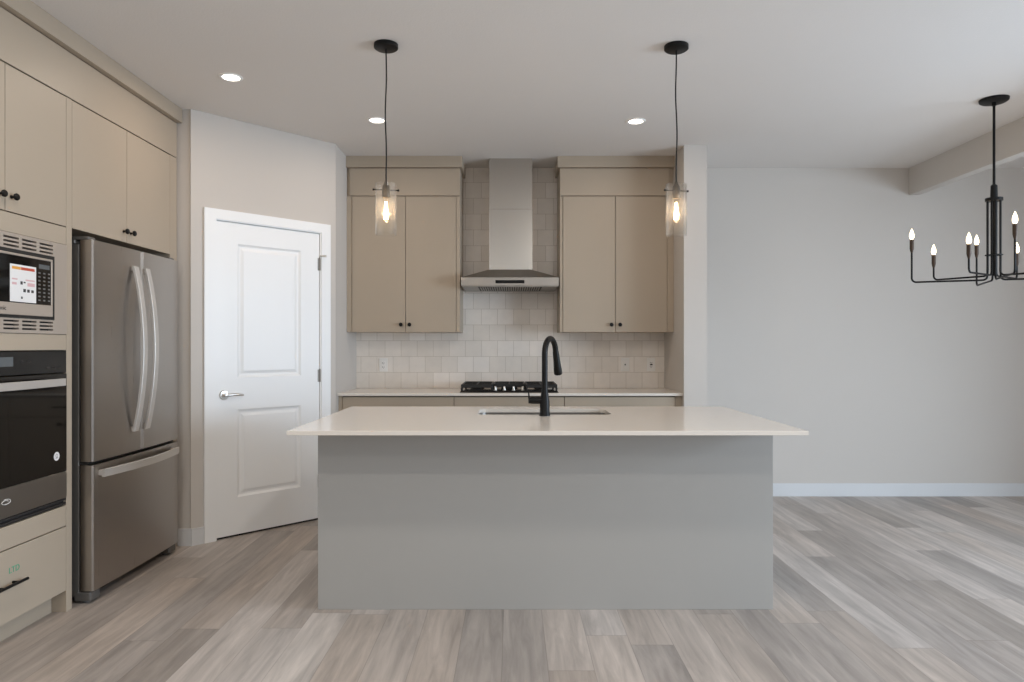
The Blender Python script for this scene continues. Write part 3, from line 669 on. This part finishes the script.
for i in range(nx):
    a = IX0 + .019 + i * wx
    d = build('door', MB().box(a + .002, a + wx - .002, IY1 - .019, IY1, 0.105, IZ - 0.03, .001), 'island', isl)
    knob(d, a + (wx - .05 if i % 2 == 0 else .05), IY1, 0.80, 'Y', 1)
# counter slab with the sink cut-out
SX0, SX1, SY0, SY1 = -0.190, 0.552, 3.845, 4.190
TX0, TX1, TY0_, TY1_ = -1.0, 1.316, 3.105, 4.365
def slab():
    m = MB(); bm = m.bm; zt, zb = IZ, IZ - 0.020; c = 0.0015; n = 5; r_ = 0.05
    def ring_in(z):
        pts = []
        for (ccx, ccy, a0) in ((SX0 + r_, SY0 + r_, 180), (SX1 - r_, SY0 + r_, 270), (SX1 - r_, SY1 - r_, 0), (SX0 + r_, SY1 - r_, 90)):
            for k in range(n + 1):
                a = R(a0 + 90 * k / n); pts.append((ccx + r_ * math.cos(a), ccy + r_ * math.sin(a), z))
        return pts
    def rect(i, z): return [(TX0 + i, TY0_ + i, z), (TX1 - i, TY0_ + i, z), (TX1 - i, TY1_ - i, z), (TX0 + i, TY1_ - i, z)]
    V = lambda ps: [bm.verts.new(p) for p in ps]
    it, ib = V(ring_in(zt)), V(ring_in(zb)); ot_, o1, o2, ob = V(rect(c, zt)), V(rect(0, zt - c)), V(rect(0, zb + c)), V(rect(c, zb))
    def cap(outer, inner, flip):
        N = len(inner); q = N // 4
        for k in range(4):
            seg = [inner[(k * q + j)] for j in range(q)]
            for a, b in zip(seg[:-1], seg[1:]):
                f = (outer[k], b, a); bm.faces.new(f[::-1] if flip else f)
            f = (outer[k], outer[(k + 1) % 4], inner[((k + 1) * q) % N], seg[-1]); bm.faces.new(f[::-1] if flip else f)
    cap(ot_, it, False); cap(ob, ib, True)
    for A, B in ((ot_, o1), (o1, o2), (o2, ob)):
        for k in range(4): bm.faces.new((A[k], B[k], B[(k + 1) % 4], A[(k + 1) % 4]))
    N = len(it)
    for k in range(N): bm.faces.new((it[k], it[(k + 1) % N], ib[(k + 1) % N], ib[k]))
    bmesh.ops.recalc_face_normals(bm, faces=bm.faces)
    return m
tag(build('island_countertop', slab(), 'quartz'), 'wide pale quartz slab overhanging the island', 'countertop')
# undermount sink
sk = thing('sink', 'stainless undermount sink set in the island counter', 'sink', ((SX0 + SX1) / 2, (SY0 + SY1) / 2, 0.65))
def basin():
    m = MB(); bm = m.bm; n = 5
    def ring(i, z, r_):
        pts = []; x0, x1, y0, y1 = SX0 + i, SX1 - i, SY0 + i, SY1 - i
        for (ccx, ccy, a0) in ((x0 + r_, y0 + r_, 180), (x1 - r_, y0 + r_, 270), (x1 - r_, y1 - r_, 0), (x0 + r_, y1 - r_, 90)):
            for k in range(n + 1):
                a = R(a0 + 90 * k / n); pts.append(bm.verts.new((ccx + r_ * math.cos(a), ccy + r_ * math.sin(a), z)))
        return pts
    zt = IZ - 0.0205
    rs = [ring(-0.02, zt, .06), ring(0.003, zt, .05), ring(0.005, zt - 0.18, .05), ring(0.03, zt - 0.205, .04), ring(0.12, zt - 0.212, .03)]
    for A, B in zip(rs[:-1], rs[1:]):
        for k in range(len(A)): bm.faces.new((A[k], A[(k + 1) % len(A)], B[(k + 1) % len(A)], B[k]))
    bm.faces.new(rs[-1]); bmesh.ops.recalc_face_normals(bm, faces=bm.faces)
    bmesh.ops.solidify(bm, geom=list(bm.faces), thickness=0.0012)
    return m
build('basin', basin(), 'steel', sk, 40)
build('drain', MB().lathe([(0, 0), (.042, 0), (.045, .003), (.034, .004), (.030, .0015), (0, .0015)], ((SX0 + SX1) / 2, (SY0 + SY1) / 2, IZ - 0.2322), 24), 'bright', sk, 40)
# faucet
fx, fy = 0.177, 3.785
fa = thing('faucet', 'matte black pull-down faucet on the island by the sink', 'faucet', (fx, fy, IZ))
build('faucet_base', MB().lathe([(0, 0), (.0295, 0), (.0295, .006), (.027, .010), (.0265, .075), (.0235, .10), (.019, .125), (.0165, .14), (0, .14)], (fx, fy, IZ), 28), 'black', fa, 40)
dvx, dvy = 0.40, 0.90; q = math.hypot(dvx, dvy); dvx /= q; dvy /= q
rc = 0.085; ztop = 1.327 - 0.0145 - rc; pts = [(fx, fy, IZ + 0.13), (fx, fy, 1.12), (fx, fy, ztop)]
for i in range(1, 17):
    a = math.pi * (1 - i / 16 * 0.93); pts.append((fx + dvx * (rc + rc * math.cos(a)), fy + dvy * (rc + rc * math.cos(a)), ztop + rc * math.sin(a)))
build('spout', MB().tube(pts, 0.0158, 16), 'black', fa, 50)
e = Vector(pts[-1]); pd = (e - Vector(pts[-2])).normalized()
hl = (e.z - 1.111) / -pd.z; hpts = [e + pd * hl * t for t in (0, .08, .5, .8, .97, 1.0)]
build('spray_head', MB().tube(hpts, [.0158, .0175, .0195, .0235, .0235, .020], 18), 'black', fa, 40)
build('lever_handle', MB().tube([(fx - .015, fy, .978), (fx - .075, fy, .978), (fx - .082, fy, .979)], [.0185, .0185, .016], 16)
      .hexa([(fx - .088, fy - .011, .962), (fx - .079, fy - .011, .962), (fx - .079, fy + .011, .962), (fx - .088, fy + .011, .962)],
            [(fx - .091, fy - .009, 1.036), (fx - .084, fy - .009, 1.036), (fx - .084, fy + .009, 1.036), (fx - .091, fy + .009, 1.036)]), 'black', fa, 40)

# ------------------------------------------------------------------ lamps
def lamp(name, parent, loc, energy, col, kind='POINT', radius=0.03, spot=None):
    l = bpy.data.lights.new(name, kind); l.energy = energy; l.color = col
    if kind == 'AREA': l.shape = 'DISK'; l.size = 2 * radius
    else: l.shadow_soft_size = radius
    o = bpy.data.objects.new(name, l); COL.objects.link(o); o.parent = parent; o.location = loc
    return o
WARM = (1.0, 0.80, 0.58)
# pendants: canopy at the ceiling, wavy cord, glass cylinder with a filament bulb
PZ0, PZ1, PR = 1.827, 2.082, 0.052
def pendant(label, x, y, ph):
    p = thing('pendant_light', label, 'pendant light', (x, y, PZ0), 0, 'pendant lights over the island')
    build('ceiling_canopy', MB().lathe([(0, 0), (.052, 0), (.060, .006), (.060, .024), (0, .024)], (x, y, CEIL - .0245), 32), 'black', p, 40)
    zb_ = PZ1 + 0.012
    pts = [(x + 0.0035 * math.sin(t * 9 + ph) * math.sin(math.pi * t), y + .002 * math.sin(t * 7), CEIL - .024 - (CEIL - .024 - zb_) * t) for t in (i / 24 for i in range(25))]
    build('cord', MB().tube(pts, 0.0036, 8), 'black', p, 60)
    build('socket', MB().lathe([(0, .005), (.006, .005), (.008, -.002), (.0125, -.012), (.019, -.020), (.0195, -.075), (.017, -.080), (0, -.080)], (x, y, PZ1 + .010), 20), 'bronze', p, 40)
    build('cross_bar', MB().tube([(x - .060, y - .012, PZ1 - .030), (x + .060, y + .012, PZ1 - .030)], .0028, 8).lathe([(0, -.004), (.0055, -.004), (.0055, .004), (0, .004)], (x - .060, y - .012, PZ1 - .030), 10, 'X').lathe([(0, -.004), (.0055, -.004), (.0055, .004), (0, .004)], (x + .060, y + .012, PZ1 - .030), 10, 'X'), 'black', p, 40)
    build('glass_shade', MB().lathe([(PR - .003, PZ0), (PR, PZ0), (PR, PZ1), (PR - .003, PZ1), (PR - .003, PZ0)], (x, y, 0), 40), 'glass', p, 40)
    bz = PZ1 - .070
    b = build('bulb', MB().lathe([(.012, bz), (.014, bz - .015), (.021, bz - .045), (.023, bz - .075), (.020, bz - .105), (.010, bz - .125), (0, bz - .128)], (x, y, 0), 20), 'bulb_glass', p, 60)
    fl = MB()
    for k in range(6):
        a = k * math.pi / 3; fl.tube([(x + .004 * math.cos(a), y + .004 * math.sin(a), bz - .02), (x + .010 * math.cos(a), y + .010 * math.sin(a), bz - .105)], .0016, 6)
    build('filament', fl, 'bulb_glow', b)
    lamp('pendant_lamp', p, (0, 0, bz - .06 - PZ0), 1.5, WARM, 'POINT', 0.02)
    return p
pendant('clear glass cylinder pendant hanging nearer the pantry door', -0.63, 3.5, 0.4)
pendant('clear glass cylinder pendant hanging nearer the chandelier', 0.825, 3.515, 2.0)

# recessed ceiling lights
def downlight(label, x, y):
    d = thing('downlight', label, 'ceiling light', (x, y, CEIL), 0, 'recessed ceiling lights')
    build('trim_ring', MB().lathe([(.046, -.0005), (.048, -.005), (.060, -.006), (.064, -.0005)], (x, y, CEIL), 36), 'trim', d, 40)
    build('lens', MB().lathe([(0, -.003), (.047, -.003), (.047, -.0006), (0, -.0006)], (x, y, CEIL), 32), 'can_glow', d)
    lamp('downlight_lamp', d, (0, 0, -0.012), 3.7, (1.0, 0.80, 0.63), 'AREA', 0.045)
downlight('round recessed light in the ceiling nearest the refrigerator', -1.575, 3.924)
downlight('round recessed light behind the cord of the pantry side pendant', -0.901, 4.671)
downlight('round recessed light in front of the upper cabinet by the wall end', 0.831, 4.692)

# chandelier: eight arms, four tall and four short candles
CX, CY = 2.943, 4.274
ch = thing('chandelier', 'black eight arm candle chandelier beside the ceiling beam', 'chandelier', (CX, CY, 1.67))
build('ceiling_canopy', MB().lathe([(0, 0), (.066, 0), (.078, .008), (.080, .022), (0, .022)], (CX, CY, CEIL - .0225), 32).cyl((CX, CY, CEIL - .042), .012, .022, 16), 'black', ch, 40)
build('stem_rod', MB().tube([(CX, CY, CEIL - .04), (CX, CY, 2.25)], .0075, 12), 'black', ch, 40)
build('hub_collar', MB().lathe([(0, 0), (.047, 0), (.047, .018), (.020, .020), (.018, .094), (.012, .10), (0, .10)], (CX, CY, 2.157), 28), 'black', ch, 40)
build('hub_ring', MB().lathe([(.030, 0), (.047, 0), (.047, .005), (.030, .005), (.030, 0)], (CX, CY, 1.825), 28), 'black', ch, 40)
build('hub_core', MB().tube([(CX, CY, 2.16), (CX, CY, 1.70)], .006, 10), 'black', ch, 40)
def arm(ang, rad, za, zbulb):
    a = R(ang); dx, dy = math.cos(a), math.sin(a)
    r0, rb = 0.034, 0.025
    pts = [(r0, 2.16), (r0, za + rb + .01)]
    for k in range(1, 7):
        t = k / 6 * math.pi / 2; pts.append((r0 + rb - rb * math.cos(t), za + rb - rb * math.sin(t)))
    pts.append((rad - rb, za))
    for k in range(1, 7):
        t = k / 6 * math.pi / 2; pts.append((rad - rb + rb * math.sin(t), za + rb - rb * math.cos(t)))
    zc = zbulb - 0.125; pts.append((rad, zc))
    P3 = [(CX + dx * r, CY + dy * r, z) for r, z in pts]
    o = build('arm', MB().tube(P3, .0058, 10), 'black', ch, 60)
    x, y = CX + dx * rad, CY + dy * rad
    build('candle_sleeve', MB().lathe([(0, 0), (.006, 0), (.011, .020), (.0125, .028), (.0125, .085), (0, .085)], (x, y, zc), 16), 'candle', o, 40)
    build('candle_bulb', MB().lathe([(0, 0), (.008, 0), (.0135, .016), (.014, .026), (.010, .045), (.004, .062), (0, .070)], (x, y, zc + .085), 16), 'candle_glow', o, 60)
for k in range(4):
    arm(68 + 90 * k, 0.44, 1.676, 1.987)
for k in range(4):
    arm(35 + 90 * k, 0.345, 1.702, 1.905)
lamp('chandelier_lamp', ch, (0, 0, 0.42), 2, WARM, 'POINT', 0.25)
